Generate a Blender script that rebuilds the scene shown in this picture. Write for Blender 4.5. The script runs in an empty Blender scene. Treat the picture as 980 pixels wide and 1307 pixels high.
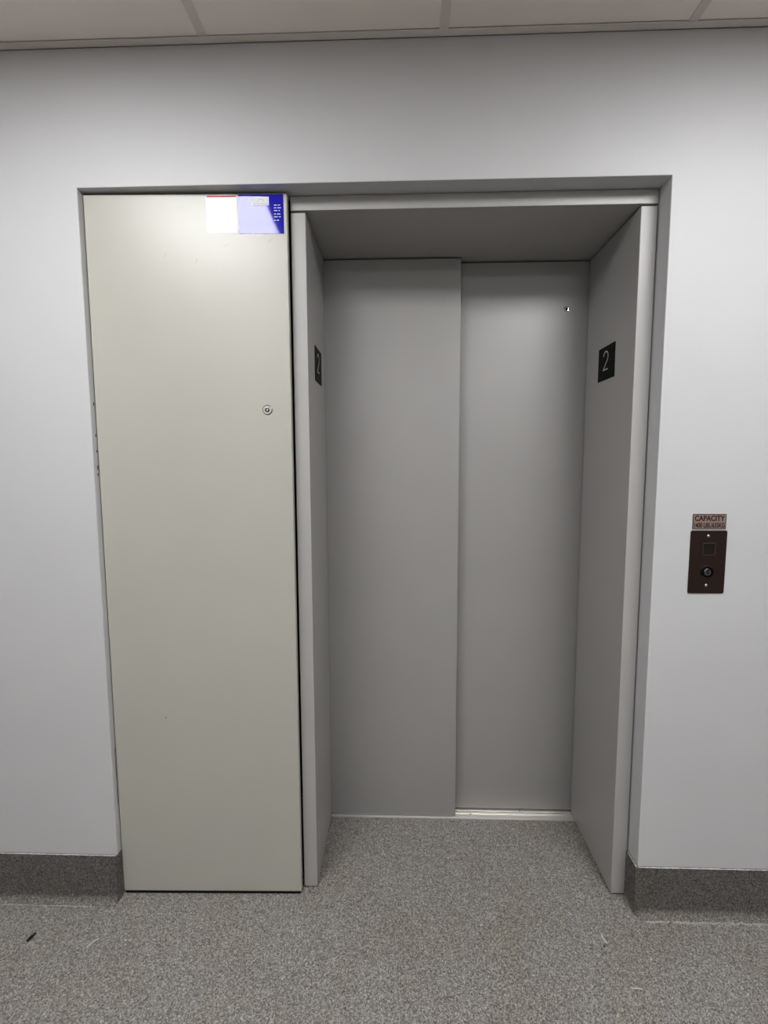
import bpy, bmesh, math, random
from mathutils import Matrix, Vector
random.seed(7)
scene = bpy.context.scene
COL = scene.collection

# ------------------------------------------------------------------ materials
def new_mat(name, rgb, rough=0.5, metal=0.0, spec=0.5):
    m = bpy.data.materials.new(name); m.use_nodes = True
    b = m.node_tree.nodes['Principled BSDF']
    b.inputs['Base Color'].default_value = (*rgb, 1)
    b.inputs['Roughness'].default_value = rough
    b.inputs['Metallic'].default_value = metal
    b.inputs['Specular IOR Level'].default_value = spec
    return m

def nd(m, t): return m.node_tree.nodes.new(t)
def ln(m, a, b): m.node_tree.links.new(a, b)

def noise(m, scale, detail=3, rough=.5, vec=None):
    n = nd(m, 'ShaderNodeTexNoise'); n.inputs['Scale'].default_value = scale
    n.inputs['Detail'].default_value = detail; n.inputs['Roughness'].default_value = rough
    if vec is None:
        tc = nd(m, 'ShaderNodeTexCoord'); vec = tc.outputs['Object']
    ln(m, vec, n.inputs['Vector']); return n

def ramp(m, src, stops):
    r = nd(m, 'ShaderNodeValToRGB'); e = r.color_ramp.elements
    while len(e) < len(stops): e.new(.5)
    for el, (p, c) in zip(e, stops): el.position = p; el.color = (*c, 1)
    ln(m, src, r.inputs['Fac']); return r

def paint(name, rgb, rough, bump=.03, bscale=350, var=.04, spec=.5, vscale=3.0):
    m = new_mat(name, rgb, rough, 0, spec); b = m.node_tree.nodes['Principled BSDF']
    n = noise(m, vscale, 4)
    lo = tuple(c*(1-var) for c in rgb); hi = tuple(c*(1+var) for c in rgb)
    ln(m, ramp(m, n.outputs['Fac'], [(.3, lo), (.7, hi)]).outputs['Color'], b.inputs['Base Color'])
    n2 = noise(m, bscale, 2)
    bp = nd(m, 'ShaderNodeBump'); bp.inputs['Strength'].default_value = bump; bp.inputs['Distance'].default_value = .001
    ln(m, n2.outputs['Fac'], bp.inputs['Height']); ln(m, bp.outputs['Normal'], b.inputs['Normal'])
    return m

def carpet(name, dark, mid, light, tint, bumpd=.003, foot_light=None):
    m = new_mat(name, mid, .95, 0, .1); b = m.node_tree.nodes['Principled BSDF']
    b.inputs['Sheen Weight'].default_value = .1
    tc = nd(m, 'ShaderNodeTexCoord')
    # tufts: random value per cell, cells slightly warped
    wn = noise(m, 160, 2, .5, tc.outputs['Object'])
    wm = nd(m, 'ShaderNodeMixRGB'); wm.blend_type = 'LINEAR_LIGHT'; wm.inputs['Fac'].default_value = .004
    ln(m, tc.outputs['Object'], wm.inputs['Color1']); ln(m, wn.outputs['Color'], wm.inputs['Color2'])
    vo = nd(m, 'ShaderNodeTexVoronoi'); vo.inputs['Scale'].default_value = 430
    ln(m, wm.outputs['Color'], vo.inputs['Vector'])
    r1 = ramp(m, vo.outputs['Color'], [(.0, dark), (.22, tuple(.6*d_+.4*m_ for d_, m_ in zip(dark, mid))), (.5, mid), (.80, tuple(.5*l_+.5*m_ for l_, m_ in zip(light, mid))), (1., light)])
    n2 = noise(m, 4.5, 5, .6, tc.outputs['Object'])
    r2 = ramp(m, n2.outputs['Fac'], [(.35, (1, 1, 1.01)), (.65, tint)])
    n3 = noise(m, 130, 3, .7, tc.outputs['Object'])
    r3 = ramp(m, n3.outputs['Fac'], [(.3, (.82, .82, .85)), (.7, (1.15, 1.14, 1.12))])
    col = r1.outputs['Color']
    for o_ in (r2, r3):
        mx = nd(m, 'ShaderNodeMixRGB'); mx.blend_type = 'MULTIPLY'; mx.inputs['Fac'].default_value = 1
        ln(m, col, mx.inputs['Color1']); ln(m, o_.outputs['Color'], mx.inputs['Color2']); col = mx.outputs['Color']
    if foot_light:
        sp = nd(m, 'ShaderNodeSeparateXYZ'); ln(m, tc.outputs['Object'], sp.inputs['Vector'])
        ad = nd(m, 'ShaderNodeMath'); ad.operation = 'MULTIPLY_ADD'; ad.inputs[1].default_value = .02
        ln(m, n3.outputs['Fac'], ad.inputs[0]); ln(m, sp.outputs['Z'], ad.inputs[2])
        rf = ramp(m, ad.outputs[0], [(.010, (foot_light,)*3), (.030, (1, 1, 1))])  # paints the light on the curved foot as a paler tone
        mx = nd(m, 'ShaderNodeMixRGB'); mx.blend_type = 'MULTIPLY'; mx.inputs['Fac'].default_value = 1
        ln(m, col, mx.inputs['Color1']); ln(m, rf.outputs['Color'], mx.inputs['Color2']); col = mx.outputs['Color']
    ln(m, col, b.inputs['Base Color'])
    bp = nd(m, 'ShaderNodeBump'); bp.inputs['Strength'].default_value = .6; bp.inputs['Distance'].default_value = bumpd
    ln(m, vo.outputs['Distance'], bp.inputs['Height']); ln(m, bp.outputs['Normal'], b.inputs['Normal'])
    return m

M = {}
M['wall'] = paint('wall_paint', (.598, .598, .608), .48, .05, 260, .015, .4)
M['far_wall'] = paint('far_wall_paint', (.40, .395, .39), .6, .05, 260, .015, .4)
M['void'] = new_mat('shaft_dark', (.008, .008, .008), .9)
M['panel'] = paint('panel_enamel', (.49, .484, .438), .35, .015, 500, .02, .62)
M['door'] = paint('door_enamel', (.395, .387, .379), .42, .02, 500, .02, 1.0)
M['door'].node_tree.nodes['Principled BSDF'].inputs['Metallic'].default_value = .15
M['frame'] = paint('frame_enamel', (.435, .426, .419), .42, .02, 500, .02, .7)
M['tile'] = paint('ceiling_tile', (.91, .86, .81), .9, .25, 500, .03, .2)
M['tee'] = new_mat('ceiling_tee', (.74, .70, .66), .6)
M['carpet'] = carpet('carpet_floor', (.115, .112, .106), (.32, .312, .297), (.69, .675, .64), (.95, .92, .85))
M['cove'] = carpet('carpet_cove_shaded', (.06, .058, .055), (.168, .162, .154), (.35, .34, .32), (.97, .95, .91), foot_light=1.6)  # floor carpet darkened for pile and grazing light, foot painted paler as lit
M['caulk'] = new_mat('caulk', (.62, .61, .58), .7)
M['fray'] = new_mat('frayed_thread', (.56, .54, .50), .9)
M['alu'] = new_mat('mill_aluminium', (.80, .78, .74), .36, .68)
M['black'] = new_mat('black_plastic', (.005, .005, .005), .5, 0, .12)
M['white'] = new_mat('white_ink', (.75, .75, .76), .5)
M['digit'] = new_mat('light_grey_ink', (.55, .55, .53), .5)
M['bronze'] = new_mat('dark_bronze', (.082, .054, .047), .36, .78)
M['bronze2'] = new_mat('copper_brown_metal', (.46, .34, .31), .42, .6)
M['ink'] = new_mat('black_ink', (.012, .010, .010), .5)
M['btn'] = new_mat('button_metal', (.06, .05, .042), .35, .8)
M['rim'] = new_mat('bright_rim', (.42, .38, .34), .25, 1)
M['chrome'] = new_mat('chrome', (.75, .75, .75), .15, 1)
M['gunmetal'] = new_mat('gunmetal', (.22, .21, .20), .3, 1)
M['steel'] = new_mat('steel', (.62, .61, .58), .42, .6)
M['blue'] = new_mat('blue_vinyl', (.024, .022, .42), .06, 0, .40)
M['lav'] = new_mat('white_vinyl', (.74, .73, .71), .05, 0, .3)
M['red'] = new_mat('red_ink', (.45, .03, .03), .3, 0, .2)
M['grey_ink'] = new_mat('grey_ink', (.45, .45, .55), .3)
M['lamp_frame'] = new_mat('lamp_frame_white', (.75, .75, .74), .5)
m = new_mat('lamp_lens', (.9, .9, .9), .5); b = m.node_tree.nodes['Principled BSDF']
b.inputs['Emission Color'].default_value = (.985, .99, 1.0, 1); b.inputs['Emission Strength'].default_value = 23.0
M['lens'] = m
M['leaf'] = new_mat('dark_scrap', (.012, .010, .008), .8)
M['scuff'] = new_mat('scuff_grey', (.18, .175, .16), .6)
M['scuff2'] = new_mat('scuff_faint', (.40, .395, .36), .5)
M['lint'] = new_mat('white_lint', (.75, .74, .70), .9)
M['brownwood'] = new_mat('far_door_brown', (.05, .035, .03), .5)

# ------------------------------------------------------------------ helpers
def bx(bm, x0, x1, y0, y1, z0, z1, mi=0):
    vs = [bm.verts.new(p) for p in [(x0,y0,z0),(x1,y0,z0),(x1,y1,z0),(x0,y1,z0),(x0,y0,z1),(x1,y0,z1),(x1,y1,z1),(x0,y1,z1)]]
    for f in [(0,3,2,1),(4,5,6,7),(0,1,5,4),(1,2,6,5),(2,3,7,6),(3,0,4,7)]:
        bm.faces.new([vs[i] for i in f]).material_index = mi
def box(*a):
    bm = bmesh.new(); bx(bm, *a); return bm
def prism(poly, axis, a0, a1):
    """extrude a closed 2-D polygon along an axis: 'z' takes (x,y), 'x' takes (y,z), 'y' takes (x,z)"""
    bm = bmesh.new()
    P = {'z': lambda u, v, a: (u, v, a), 'x': lambda u, v, a: (a, u, v), 'y': lambda u, v, a: (u, a, v)}[axis]
    A = [bm.verts.new(P(u, v, a0)) for u, v in poly]; B = [bm.verts.new(P(u, v, a1)) for u, v in poly]
    n = len(poly)
    bm.faces.new(A); bm.faces.new(B[::-1])
    for i in range(n): bm.faces.new([A[i], A[(i+1) % n], B[(i+1) % n], B[i]])
    bmesh.ops.recalc_face_normals(bm, faces=bm.faces[:]); return bm
def rrect(cx, cz, w, h, r, n=5):
    pts = []
    for (sx, sz, a0) in ((1, 1, 0), (-1, 1, 90), (-1, -1, 180), (1, -1, 270)):
        for k in range(n+1):
            a = math.radians(a0 + 90*k/n)
            pts.append((cx+sx*(w/2-r)+r*math.cos(a), cz+sz*(h/2-r)+r*math.sin(a)))
    return pts
def lathe(profile, n=32):
    """profile of (radius, y): turned about the y axis"""
    bm = bmesh.new(); rings = []
    for r, y in profile:
        if r < 1e-7: rings.append([bm.verts.new((0, y, 0))]); continue
        rings.append([bm.verts.new((r*math.cos(2*math.pi*k/n), y, r*math.sin(2*math.pi*k/n))) for k in range(n)])
    for a, c in zip(rings, rings[1:]):
        for k in range(n):
            q = [a[k % len(a)], a[(k+1) % len(a)], c[(k+1) % len(c)], c[k % len(c)]]
            u = []
            for v in q:
                if v not in u: u.append(v)
            if len(u) > 2: bm.faces.new(u)
    bmesh.ops.recalc_face_normals(bm, faces=bm.faces[:]); return bm
def ribbon(pts, w, y0, y1):
    """flat stroke of width w along a 2-D polyline in the (x,z) plane, given a depth"""
    bm = bmesh.new(); L = []; R = []
    for i, p in enumerate(pts):
        a = Vector(pts[max(i-1, 0)]); c = Vector(pts[min(i+1, len(pts)-1)]); d = (c-a).normalized(); nrm = Vector((-d.y, d.x))*w/2
        L.append((p[0]+nrm.x, p[1]+nrm.y)); R.append((p[0]-nrm.x, p[1]-nrm.y))
    V = lambda p, y: bm.verts.new((p[0], y, p[1]))
    q = [[V(l, y0), V(r, y0), V(r, y1), V(l, y1)] for l, r in zip(L, R)]
    for a, c in zip(q, q[1:]):
        for k in range(4): bm.faces.new([a[k], a[(k+1) % 4], c[(k+1) % 4], c[k]])
    bm.faces.new(q[0]); bm.faces.new(q[-1][::-1])
    bmesh.ops.recalc_face_normals(bm, faces=bm.faces[:]); return bm
def move(bm, x=0, y=0, z=0): bmesh.ops.translate(bm, verts=bm.verts[:], vec=(x, y, z)); return bm

def obj(name, bm, mats, parent=None, bevel=0, seg=2, smooth=False, local=False):
    me = bpy.data.meshes.new(name)
    if parent is not None and not local:
        bm.transform(MW[parent.name].inverted())
    bm.to_mesh(me); bm.free()
    for mm in (mats if isinstance(mats, (list, tuple)) else [mats]): me.materials.append(mm)
    o = bpy.data.objects.new(name, me); COL.objects.link(o)
    if parent is not None: o.parent = parent
    MW[o.name] = MW[parent.name].copy() if parent is not None else Matrix.Identity(4)
    if bevel:
        md = o.modifiers.new('bevel', 'BEVEL'); md.width = bevel; md.segments = seg; md.limit_method = 'ANGLE'
        smooth = True
    if smooth:
        for p in me.polygons: p.use_smooth = True
        if not bevel:
            me.set_sharp_from_angle(angle=math.radians(40))
        else:
            md2 = o.modifiers.new('normals', 'WEIGHTED_NORMAL'); md2.keep_sharp = True
    return o
MW = {}
def thing(name, label, cat, mat4, group=None):
    o = bpy.data.objects.new(name, None); COL.objects.link(o)
    o.empty_display_size = .05
    o.matrix_world = mat4; MW[o.name] = mat4.copy()
    o['label'] = label; o['category'] = cat
    if group: o['group'] = group
    return o
def tag(o, label, cat, group=None):
    o['label'] = label; o['category'] = cat
    if group: o['group'] = group
    return o
def struct(name, bm, mats, parent=None, **k):
    o = obj(name, bm, mats, parent, **k)
    if parent is None: o['kind'] = 'structure'
    return o
def T(x, y, z): return Matrix.Translation((x, y, z))

def text_mesh(body, width, height, depth=.0004):
    """lettering as a mesh standing in the (x,z) plane, centred, facing -y"""
    cu = bpy.data.curves.new('lettering', 'FONT'); cu.body = body; cu.extrude = .02
    cu.offset = 0.018
    o = bpy.data.objects.new('lettering_source', cu); COL.objects.link(o)
    bpy.context.view_layer.update()
    me = bpy.data.meshes.new_from_object(o.evaluated_get(bpy.context.evaluated_depsgraph_get()))
    bpy.data.objects.remove(o)
    bm = bmesh.new(); bm.from_mesh(me); bpy.data.meshes.remove(me)
    xs = [v.co.x for v in bm.verts]; ys = [v.co.y for v in bm.verts]
    cx, cy = (max(xs)+min(xs))/2, (max(ys)+min(ys))/2
    sx, sy = width/(max(xs)-min(xs)), height/(max(ys)-min(ys))
    for v in bm.verts:
        x, y, z = v.co; v.co = ((x-cx)*sx, -z/.02*depth/2, (y-cy)*sy)
    return bm

# ------------------------------------------------------------------ measures (metres)
OL, OR, OT = -.859, .700, 2.0644           # opening in the wall
CZ = 2.4066                                # ceiling
BT = .148                                  # top of the carpet cove
XL, XR, YB = -2.33, 2.55, -3.30            # room
J = .0587                                  # front of the lift frame
JLi, JRi = -.2582, .6525                   # clear opening
HB = 2.0253                                # underside of the header
D1, D2, DM = .3757, .4178, .2096

# ------------------------------------------------------------------ the room
bm = bmesh.new()
for (x0, x1, y0, y1) in ((XL, XR, YB, 0), (OL, OR, 0, .50)):
    bm.faces.new([bm.verts.new(p) for p in ((x0, y0, 0), (x1, y0, 0), (x1, y1, 0), (x0, y1, 0))])
struct('floor', bm, M['carpet'])

bm = bmesh.new()
def quad(*ps, mi=0):
    f = bm.faces.new([V(p) for p in ps]); f.material_index = mi
cache = {}
def V(p):
    k = tuple(round(c, 5) for c in p)
    if k not in cache: cache[k] = bm.verts.new(p)
    return cache[k]
zt = CZ + .08
quad((XL,0,0), (OL,0,0), (OL,0,OT), (XL,0,OT)); quad((OR,0,0), (XR,0,0), (XR,0,OT), (OR,0,OT))
quad((XL,0,OT), (OL,0,OT), (OL,0,zt), (XL,0,zt)); quad((OL,0,OT), (OR,0,OT), (OR,0,zt), (OL,0,zt)); quad((OR,0,OT), (XR,0,OT), (XR,0,zt), (OR,0,zt))
DR = .085
for y0, y1, mi in ((0, DR, 0), (DR, .50, 1)):
    quad((OL,y0,0), (OL,y1,0), (OL,y1,OT), (OL,y0,OT), mi=mi)
    quad((OR,y1,0), (OR,y0,0), (OR,y0,OT), (OR,y1,OT), mi=mi)
    quad((OL,y0,OT), (OL,y1,OT), (OR,y1,OT), (OR,y0,OT), mi=mi)
quad((OL,.50,0), (OR,.50,0), (OR,.50,OT), (OL,.50,OT), mi=1)  # near-black sides and back stand in for the unlit cavity
struct('wall_back', bm, [M['wall'], M['void']], bevel=.0022)

def plane(a, b_, c, d):
    bm = bmesh.new(); bm.faces.new([bm.verts.new(p) for p in (a, b_, c, d)]); return bm
struct('wall_left', plane((XL,YB,0), (XL,0,0), (XL,0,zt), (XL,YB,zt)), M['far_wall'])
struct('wall_right', plane((XR,0,0), (XR,YB,0), (XR,YB,zt), (XR,0,zt)), M['far_wall'])
struct('wall_front', plane((XR,YB,0), (XL,YB,0), (XL,YB,zt), (XR,YB,zt)), M['far_wall'])

# ceiling: lay-in tiles in a grid of tees, lamps in some of the cells
G = .6096; GX = -.498; GY = -.018
xs = [GX + G*k for k in range(-3, 6)]; ys = [GY - G*k for k in range(0, 6)]
LAMPS = [(2, 1), (5, 1), (2, 4), (5, 4)]  # the far pair is unseen, added for fill light
bm = bmesh.new()
for i in range(len(xs)-1):
    for j in range(len(ys)-1):
        if (i, j) in LAMPS: continue
        x0, x1, y1, y0 = xs[i]+.004, xs[i+1]-.004, ys[j]-.004, ys[j+1]+.004
        bx(bm, max(x0, XL), min(x1, XR), max(y0, YB), y1, CZ+.0035, CZ+.018)
y0 = 0
bx(bm, XL, XR, YB-.01, 0, CZ+.07, CZ+.08)
struct('ceiling', bm, M['tile'])
bm = bmesh.new()
for x in xs:
    if XL < x < XR: bx(bm, x-.0115, x+.0115, YB, -.019, CZ+.0018, CZ+.0034)
for j, y in enumerate(ys):
    if j: bx(bm, XL, XR, y-.0115, y+.0115, CZ+.0019, CZ+.0034)
bx(bm, XL, XR, -.021, 0, CZ, CZ+.003)
bx(bm, XL, XR, -.002, 0, CZ, CZ+.03)
struct('trim_1', bm, M['tee'])

for (i, j) in LAMPS:
    cx, cy = (xs[i]+xs[i+1])/2, (ys[j]+ys[j+1])/2
    side = 'left' if cx < 0 else 'right'
    near = 'nearest the elevator wall' if j == 1 else 'unseen, added as fill far behind the viewer'
    t = thing('ceiling_light', 'square recessed ceiling light on the %s, %s' % (side, near), 'ceiling light', T(cx, cy, CZ), 'square recessed ceiling lights')
    bm = bmesh.new(); h = G/2-.013
    for a in ((-h, h, h-.012, h), (-h, h, -h, -h+.012), (-h, -h+.012, -h+.012, h-.012), (h-.012, h, -h+.012, h-.012)):
        bx(bm, *a, .0075, .03)
    bx(bm, -h, h, -h, h, .03, .034)
    obj('frame', bm, M['lamp_frame'], t, local=True)
    obj('lens', box(-h+.0125, h-.0125, -h+.0125, h-.0125, .011, .015), M['lens'], t, local=True)

# carpet cove base, turned round the right-hand corner of the opening
def cove_profile(r=.020, th=.006):
    pts = [(0, 0), (0, BT), (-th, BT)]
    for k in range(7):
        a = math.radians(180 + 0) ; u = k/6*math.pi/2
        pts.append((-th - r*(1-math.cos(u)), r*(1-math.sin(u)) ))
    return pts[:3] + [(-th-r*(1-math.cos(k/7*math.pi/2)), .0015+r*(1-math.sin(k/7*math.pi/2))) for k in range(8)] + [(-th-r, 0)]
def cove(x0, x1, name):
    bm = prism([(y-.0003, z+.0002) for y, z in cove_profile()], 'x', x0, x1)
    return struct(name, bm, M['cove'], smooth=True)
bl = cove(XL, OL-.001, 'baseboard_left')
br = cove(OR-.001, XR, 'baseboard_right')
# return of the base along the side of the opening
obj('return_piece', box(OR-.0066, OR-.0006, -.006, J-.0006, .0005, BT), M['cove'], br)
obj('return_piece', box(OL+.0004, OL+.0018, -.006, .0190, .0005, BT), M['cove'], bl)
# caulk line on top of the base and a frayed seam at its foot
rnd = random.Random(3)
def wavy(x0, x1, y, z, r0, r1, step=.006):
    bm = bmesh.new(); prev = None
    n = max(2, int((x1-x0)/step))
    for k in range(n+1):
        x = x0+(x1-x0)*k/n; r = rnd.uniform(r0, r1); zz = z+rnd.uniform(-r0, r0)*.6
        ring = [bm.verts.new((x, y-r*math.cos(a), zz+r*math.sin(a))) for a in (0, 1.57, 3.14, 4.71)]
        if prev:
            for i in range(4): bm.faces.new([prev[i], prev[(i+1) % 4], ring[(i+1) % 4], ring[i]])
        prev = ring
    bmesh.ops.recalc_face_normals(bm, faces=bm.faces[:]); return bm
obj('caulk_line', wavy(XL, OL-.002, -.0045, BT+.0006, .0009, .0020), M['caulk'], bl, smooth=True)
obj('caulk_line', wavy(OR+.001, XR, -.0045, BT+.0006, .0009, .0020), M['caulk'], br, smooth=True)
b2 = wavy(0, J-.002, 0, 0, .0008, .0017); b2.transform(Matrix.Translation((OR-.004, -.004, BT+.0006)) @ Matrix.Rotation(math.pi/2, 4, 'Z'))
obj('caulk_line', b2, M['caulk'], br, smooth=True)
def fray(x0, x1, y0, y1, n):
    """short loose fibres lying along the seam between cove and floor"""
    bm = bmesh.new()
    for _ in range(n):
        x, y, a, l = rnd.uniform(x0, x1), rnd.gauss((y0+y1)/2, (y1-y0)/4), rnd.uniform(-.6, .6), rnd.uniform(.004, .011)
        z, wd = rnd.uniform(.0004, .0015), rnd.uniform(.0005, .0011)
        c_, s_ = math.cos(a), math.sin(a)
        q = [(-l/2, -wd, 0), (0, -wd, .0012), (l/2, -wd*.4, .0003), (l/2, wd*.4, .0003), (0, wd, .0012), (-l/2, wd, 0)]
        vs = [bm.verts.new((x+u*c_-v*s_, y+u*s_+v*c_, z+w_)) for u, v, w_ in q]
        bm.faces.new((vs[0], vs[1], vs[4], vs[5])); bm.faces.new((vs[1], vs[2], vs[3], vs[4]))
    return bm
obj('seam_fray', fray(XL, -.93, -.031, -.025, 620), M['fray'], bl)
obj('seam_fray', fray(OR+.02, XR, -.036, -.025, 1300), M['fray'], br)

bw = bpy.data.objects['wall_back']
for z, h, y in ((1.500, .008, .0165), (1.412, .007, .0172), (1.368, .005, .0172), (1.322, .012, .0175), (1.302, .006, .0170)):
    obj('paint_chip', box(OL+.0001, OL+.0007, y-.0014, y+.0016, z-h/2, z+h/2), M['void'], bw)

obj('paint_chip', box(OL+.0001, OL+.0005, .0176, .0188, .30, .48), M['void'], bw)

# ------------------------------------------------------------------ lift frame, sill and doors
t = thing('elevator_frame', 'recessed grey painted steel elevator frame around the two sliding doors', 'elevator frame', T((JLi+JRi)/2, J, 0))
def jamb(xi, xo, yb, sgn):
    w = .0035*sgn
    return prism([(xi, J), (xi, yb), (xi-w, yb), (xi-w, J+.018), (xo, J+.018), (xo, J)], 'z', .0045, 2.0200)
obj('jamb', jamb(JLi, -.3003, D1-.0045, 1), M['frame'], t, bevel=.0022)
obj('jamb', jamb(JRi, OR-.0030, D2-.0045, -1), M['frame'], t, bevel=.0022)
obj('header', prism([(J, HB), (J, OT-.0012), (J+.018, OT-.0012), (J+.018, HB+.006), (.47, HB+.006), (.47, HB)], 'x', -.3003, OR-.0012), M['frame'], t, bevel=.0015)
# grooved aluminium sill
prof = [(.3683, .0005), (.3683, .0045)]
for k in range(4):
    y = .3712+.0052*k; prof += [(y, .0060), (y+.0030, .0060), (y+.0036, .0048), (y+.0046, .0048)]
prof += [(.3925, .0060), (.3950, .0060), (.3950, .0012), (.4035, .0012), (.4035, .0060), (.4075, .0060), (.4082, .0050), (.4092, .0050), (.4099, .0060),
         (.4300, .0060), (.4300, .0012), (.4390, .0012), (.4390, .0060), (.470, .0060), (.470, .0005)]
obj('sill', prism(prof, 'x', JLi+.0005, JRi-.0005), M['alu'], t)
for x, y in ((-.10, .3895), (.27, .3895), (.46, .4120), (.02, .3895)):
    obj('sill_screw', move(lathe([(0, -.0004), (.0022, -.0004), (.0024, 0), (.0024, .0002)], 12), 0, 0, 0), M['black'], t, local=True)
    o = COL.objects[-1]; 
    o.rotation_euler = (-math.pi/2, 0, 0); o.location = (x-(JLi+JRi)/2, y-J, .0063)

def leaf(x0, x1, y, name, label):
    t = thing('elevator_door', label, 'elevator door', T((x0+x1)/2, y+.017, .0095), 'two sliding elevator door leaves')
    obj('leaf_panel', box(x0, x1, y, y+.034, .0095, HB-.0045), M['door'], t, bevel=.0018)
    return t
leaf(JLi-.05, DM, D1, '', 'front left grey sliding elevator door leaf, plain with no keyhole')
rd = leaf(DM-.05, JRi+.035, D2, '', 'rear right grey sliding elevator door leaf with small round keyhole near the top')
k = lathe([(.0042, .0018), (.0046, -.0028), (.0066, -.0030), (.0100, -.0004), (.0100, .002)], 24)
kh = obj('release_keyhole', move(k, .5794, D2, 1.8609), M['chrome'], rd, smooth=True)
obj('keyway', move(lathe([(0, -.0010), (.0047, -.0010), (.0047, .0015)], 16), .5794, D2, 1.8609), M['black'], kh)

# ------------------------------------------------------------------ tall access panel on the left
ang = math.atan2(.0122, .553)
PM = T(OL+.0022, .0200, 0) @ Matrix.Rotation(ang, 4, 'Z')
pw = .5535
p = thing('access_panel', 'tall glossy pale grey metal access panel left of the elevator doors', 'access panel', PM)
obj('panel_sheet', box(0, pw, 0, .0215, .0105, OT-.0065), M['panel'], p, bevel=.0022, local=True)
ux = lambda x: (x-(OL+.0022))/math.cos(ang)
lk = obj('lock', move(lathe([(0, .001), (0, -.0012), (.0085, -.0012), (.0090, -.0008), (.0092, -.0026), (.0118, -.0026), (.0130, 0), (.0130, .001)], 36), ux(-.3706), 0, 1.4822), M['steel'], p, local=True, smooth=True)
obj('lock_outline', move(lathe([(.0119, -.0022), (.0121, -.0029), (.0134, -.0020), (.0138, .0002)], 36), ux(-.3706), 0, 1.4822), M['gunmetal'], lk, local=True, smooth=True)
obj('lock_core', move(lathe([(0, -.0030), (.0030, -.0030), (.0034, -.0026), (.0034, -.0018)], 24), ux(-.3706), 0, 1.4822), M['chrome'], lk, local=True, smooth=True)
obj('lock_groove', move(lathe([(.0036, -.0016), (.0036, -.0023), (.0060, -.0023), (.0060, -.0016)], 32), ux(-.3706), 0, 1.4822), M['black'], lk, local=True)
obj('scuff_mark', move(lathe([(0, -.0004), (.0020, -.0004), (.0022, .0002)], 12), ux(-.700), 0, .575), M['scuff'], p, local=True)
for x, z, a in ((-.555, 1.885, 60), (-.470, 1.925, 20), (-.352, 1.935, 35), (-.640, 1.900, 70)):
    c_, s_ = math.cos(math.radians(a))*.007, math.sin(math.radians(a))*.007
    obj('scuff_mark', ribbon([(ux(x)-c_, z-s_), (ux(x), z+.0008), (ux(x)+c_, z+s_)], .0014, -.0003, .0002), M['scuff2'], p, local=True)
# dark strip painted as the shade of the gap under the panel
obj('gap_shade', box(.004, pw-.004, .003, .018, .0005, .0103), M['void'], p, local=True)

def sticker(name, x0, x1, z0, z1, label, cat, base):
    mt = PM @ T(ux(x0), 0, z0)
    s = thing(name, label, cat, mt)
    w, h = ux(x1)-ux(x0), z1-z0
    obj('backing', prism(rrect(w/2, h/2, w, h, .0022), 'y', -.0006, -.0001), base, s, local=True)
    return s, w, h
s, w, h = sticker('label_sticker', -.5225, -.4400, 1.957, 2.0543, 'white sticker with thin red top band, beside the blue sticker on the panel', 'sticker', M['lav'])
bm = box(.0015, w-.0005, -.0009, -.0006, h-.0062, h-.0026); 
obj('red_band', bm, M['red'], s, local=True)
s, w, h = sticker('label_sticker', -.4352, -.3128, 1.9535, 2.0547, 'glossy blue sticker in the top right corner of the tall grey panel', 'sticker', M['blue'])
b0x = ux(-.3989)-ux(-.4352)
ib = obj('white_box', box(b0x, b0x+.047, -.0009, -.0006, h-.0285, h-.0062), M['white'], s, local=True)
arc = [(b0x+.0245+.0075*math.cos(a*math.pi/12), h-.0185+.0068*math.sin(a*math.pi/12)) for a in range(13)]
obj('emblem', ribbon(arc, .0012, -.0012, -.0009), M['grey_ink'], ib, local=True)
bm = bmesh.new()
for k in range(9):
    bx(bm, b0x+.004+.0044*k, b0x+.004+.0044*k+.0034, -.0012, -.0009, h-.0250, h-.0236)
obj('box_text', bm, M['grey_ink'], ib, local=True)
bm = bmesh.new()
for (z, segs) in ((h-.029, (.008, .006)), (h-.036, (.006, .010)), (h-.043, (.009, .004)), (h-.052, (.005, .009)), (h-.059, (.010, .005)), (h-.068, (.004, .006))):
    xx = w-.026
    for sgl in segs: bx(bm, xx, xx+sgl, -.0009, -.0006, z, z+.0022); xx += sgl+.003
obj('printed_text', bm, M['white'], s, local=True)

# ------------------------------------------------------------------ floor number plates on the jambs
def two(wd, ht):
    pts = []
    r = wd/2; cz = ht/2-r
    for k in range(0, 15):
        a = math.radians(170-k*14.6); pts.append((r*math.cos(a), cz+r*math.sin(a)))
    pts += [(-r, -ht/2), (r, -ht/2)]
    return pts
def number_plate(mat4, label):
    s = thing('floor_number_sign', label, 'sign', mat4, 'floor number signs')
    w, h = .121, .104
    obj('rim', prism(rrect(0, 0, w+.003, h+.003, .001), 'y', -.0010, -.0001), M['digit'], s, local=True)
    obj('plate', prism(rrect(0, 0, w, h, .001), 'y', -.0024, -.0010), M['black'], s, local=True)
    pts = [(u-.004, v+.008) for u, v in two(.034, .056)]
    bm = ribbon(pts[:-2]+[pts[-2]], .0040, -.0030, -.0024)
    o = obj('digit', bm, M['digit'], s, local=True)
    bm2 = bmesh.new(); bm2.from_mesh(o.data); bx(bm2, -.021-.0012, .0132, -.0030, -.0024, -.0220, -.0180); bm2.to_mesh(o.data); bm2.free()
# right jamb faces -x; left jamb faces +x (plates are modelled facing -y)
number_plate(T(JRi, .242, 1.644) @ Matrix.Rotation(-math.pi/2, 4, 'Z'), 'black square number 2 plate on the right side of the elevator frame')
number_plate(T(JLi, .222, 1.638) @ Matrix.Rotation(math.pi/2, 4, 'Z'), 'black square number 2 plate on the left side of the elevator frame, seen edge-on')

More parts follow.
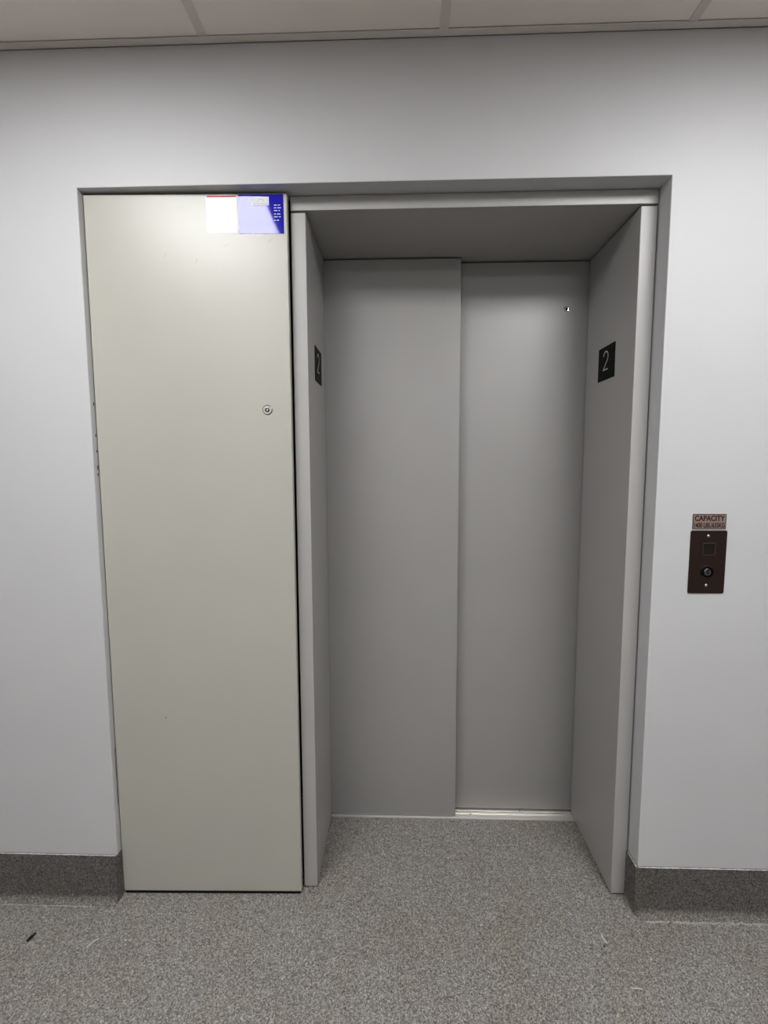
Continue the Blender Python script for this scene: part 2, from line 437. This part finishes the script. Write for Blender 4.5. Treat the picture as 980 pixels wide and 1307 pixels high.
# ------------------------------------------------------------------ call station and capacity plate
cs = thing('call_station', 'dark bronze call plate with square button and round key switch right of elevator', 'call button panel', T(.8465, 0, .970))
obj('face_plate', prism(rrect(.8465, 1.0577, .0975, .1752, .0045), 'y', -.0026, -.0003), M['bronze'], cs, bevel=.0007)
cb = obj('call_button', prism(rrect(.8472, 1.0944, .0315, .0315, .003), 'y', -.0044, -.0026), M['btn'], cs, bevel=.0008)
# ring round the button
def ring(cx, cz, wo, wi, ro, y0, y1):
    bm = bmesh.new(); A = rrect(cx, cz, wo, wo, ro); B = rrect(cx, cz, wi, wi, ro*.75); n = len(A)
    q = [[bm.verts.new((a[0], y1, a[1])), bm.verts.new((a[0], y0, a[1])), bm.verts.new((b_[0], y0, b_[1])), bm.verts.new((b_[0], y1, b_[1]))] for a, b_ in zip(A, B)]
    for i in range(n):
        for k in range(3): bm.faces.new([q[i][k], q[i][k+1], q[(i+1) % n][k+1], q[(i+1) % n][k]])
    bmesh.ops.recalc_face_normals(bm, faces=bm.faces[:]); return bm
obj('button_rim', ring(.8472, 1.0944, .0345, .0318, .004, -.0048, -.0026), M['rim'], cb)
ks = obj('key_switch', move(lathe([(.0165, -.0026), (.0165, -.0060), (.0148, -.0072), (.0128, -.0072), (.0124, -.0040), (0, -.0040)], 36), .8459, 0, 1.0306), M['black'], cs, smooth=True)
kc = obj('key_cylinder', move(lathe([(.0098, -.0040), (.0098, -.0070), (.0088, -.0080), (.0060, -.0074), (0, -.0074)], 28), .8459, 0, 1.0306), M['gunmetal'], ks, smooth=True)
obj('key_slot', box(.8459-.0012, .8459+.0012, -.0078, -.0074, 1.0306-.0052, 1.0306+.0052), M['black'], ks)
obj('rim_ring', move(lathe([(.0166, -.0026), (.0178, -.0026), (.0176, -.0036), (.0166, -.0036)], 36), .8459, 0, 1.0306), M['rim'], ks)
for x, z in ((.8455, 1.1302), (.8469, .9923)):
    obj('screw', move(lathe([(0, -.0042), (.0022, -.0040), (.0038, -.0032), (.0042, -.0026)], 20), x, 0, z), M['chrome'], cs, smooth=True)

cp = thing('capacity_sign', 'small brown metal plate reading CAPACITY above the call plate', 'sign', T(.8457, 0, 1.1495))
cz = 1.1702
obj('plate', prism(rrect(.8457, cz, .0895, .0412, .001), 'y', -.0018, -.0003), M['bronze2'], cp)
obj('border', ring(0, 0, 1, .97, .01, 0, 1), M['ink'], cp, local=True)
bo = COL.objects[-1]
bm = bmesh.new()
for a in ((-.0445, .0445, .0192, .0204), (-.0445, .0445, -.0204, -.0192), (-.0445, -.0433, -.0192, .0192), (.0433, .0445, -.0192, .0192)):
    bx(bm, a[0], a[1], -.0021, -.0018, a[2]+cz-1.1495, a[3]+cz-1.1495)
bm.to_mesh(bo.data); bm.free()
obj('capacity_word', move(text_mesh('CAPACITY', .080, .0150), .8460, -.0020, cz+.0088), M['ink'], cp)
obj('weight_line', move(text_mesh('1400 LBS./635KG', .081, .0135), .8460, -.0020, cz-.0105), M['ink'], cp)

# ------------------------------------------------------------------ bits on the carpet
def scrap(pts, z, th):
    bm = prism(pts, 'z', z, z+th); return bm
def tiny(name, label, cat, bm, mat): return tag(obj(name, bm, mat), label, cat)
bm = bmesh.new()
P = [(-1.046, -.138), (-1.040, -.142), (-1.034, -.132), (-1.032, -.118), (-1.037, -.113), (-1.044, -.126)]
vs = [bm.verts.new((x, y, .0012 + (.006 if i in (2, 3) else .001)*(1 if i % 2 else .6))) for i, (x, y) in enumerate(P)]
bm.faces.new(vs)
r_ = bmesh.ops.extrude_face_region(bm, geom=bm.faces[:]); bmesh.ops.translate(bm, verts=[v for v in r_['geom'] if isinstance(v, bmesh.types.BMVert)], vec=(0, 0, .0012))
bmesh.ops.recalc_face_normals(bm, faces=bm.faces[:])
tiny('leaf_scrap', 'small dark leaf scrap lying on the carpet at the far left', 'debris', bm, M['leaf'])
def thread(pts, r):
    bm = bmesh.new(); prev = None
    for i, (x, y, z) in enumerate(pts):
        ringv = [bm.verts.new((x+r*math.cos(a), y+r*.6*math.sin(a), z+r*math.sin(a))) for a in (0, 1.57, 3.14, 4.71)]
        if prev:
            for k in range(4): bm.faces.new([prev[k], prev[(k+1) % 4], ringv[(k+1) % 4], ringv[k]])
        prev = ringv
    bmesh.ops.recalc_face_normals(bm, faces=bm.faces[:]); return bm
tiny('thread', 'thin pale thread on the carpet in front of the tall panel, left', 'thread', thread([(-.866, -.150, .001), (-.860, -.143, .0022), (-.855, -.133, .0022), (-.848, -.126, .001)], .0010), M['lint'])
tiny('thread', 'thin white curved thread on the carpet near the right jamb foot', 'thread', thread([(.571, -.075, .001), (.570, -.084, .0022), (.575, -.095, .0022), (.578, -.099, .001)], .0013), M['lint'])
tiny('thread', 'faint pale horizontal thread on the carpet at lower right', 'thread', thread([(.588, -.214, .001), (.597, -.2165, .002), (.606, -.2155, .002), (.615, -.217, .001)], .0008), M['lint'])
def speck(x, y, r, zf=.7):
    bm = bmesh.new(); bmesh.ops.create_icosphere(bm, subdivisions=1, radius=r)
    for v in bm.verts: v.co = (v.co.x*(1+.4*math.sin(v.co.y*900)), v.co.y, v.co.z*zf)
    return move(bm, x, y, r*zf)
tiny('lint_speck', 'white lint speck on the carpet below the right jamb', 'lint', speck(.6762, -.1402, .0026), M['lint'])
tiny('lint_speck', 'white lint speck on the carpet just left of the right jamb foot', 'lint', speck(.545, -.068, .0016), M['lint'])
tiny('lint_speck', 'white lint speck on the carpet close under the tall panel', 'lint', speck(-.620, -.040, .0018), M['lint'])
tiny('crumb', 'tiny black crumb on the carpet beside the white curved thread', 'crumb', speck(.5655, -.1080, .0026), M['leaf'])

# ------------------------------------------------------------------ world, camera
w = bpy.data.worlds.new('world'); scene.world = w; w.use_nodes = True
w.node_tree.nodes['Background'].inputs['Color'].default_value = (0, 0, 0, 1)
f, pitch, roll, yaw, ch, dist = 621.87, -5.5285, -.1959, -1.818, 1.327, 1.35
pi_, ro, ya = map(math.radians, (pitch, roll, yaw))
fw = Vector((math.sin(ya)*math.cos(pi_), math.cos(ya)*math.cos(pi_), math.sin(pi_)))
r = Vector((math.cos(ya), -math.sin(ya), 0)); u = r.cross(fw)
r2 = r*math.cos(ro)+u*math.sin(ro); u2 = r2.cross(fw)
cam = bpy.data.cameras.new('camera'); co = bpy.data.objects.new('camera', cam); COL.objects.link(co)
cam.sensor_fit = 'VERTICAL'; cam.sensor_height = 36; cam.sensor_width = 36; cam.lens = f/1307*36; cam.clip_start = .01
R = Matrix((r2, u2, -fw)).transposed().to_4x4(); co.matrix_world = T(0, -dist, ch) @ R
scene.camera = co
scene.view_settings.view_transform = 'Standard'
scene.view_settings.look = 'None'
scene.view_settings.exposure = 0
scene.view_settings.gamma = .82
scene.cycles.max_bounces = 12; scene.cycles.diffuse_bounces = 8
scene.cycles.sample_clamp_indirect = 4
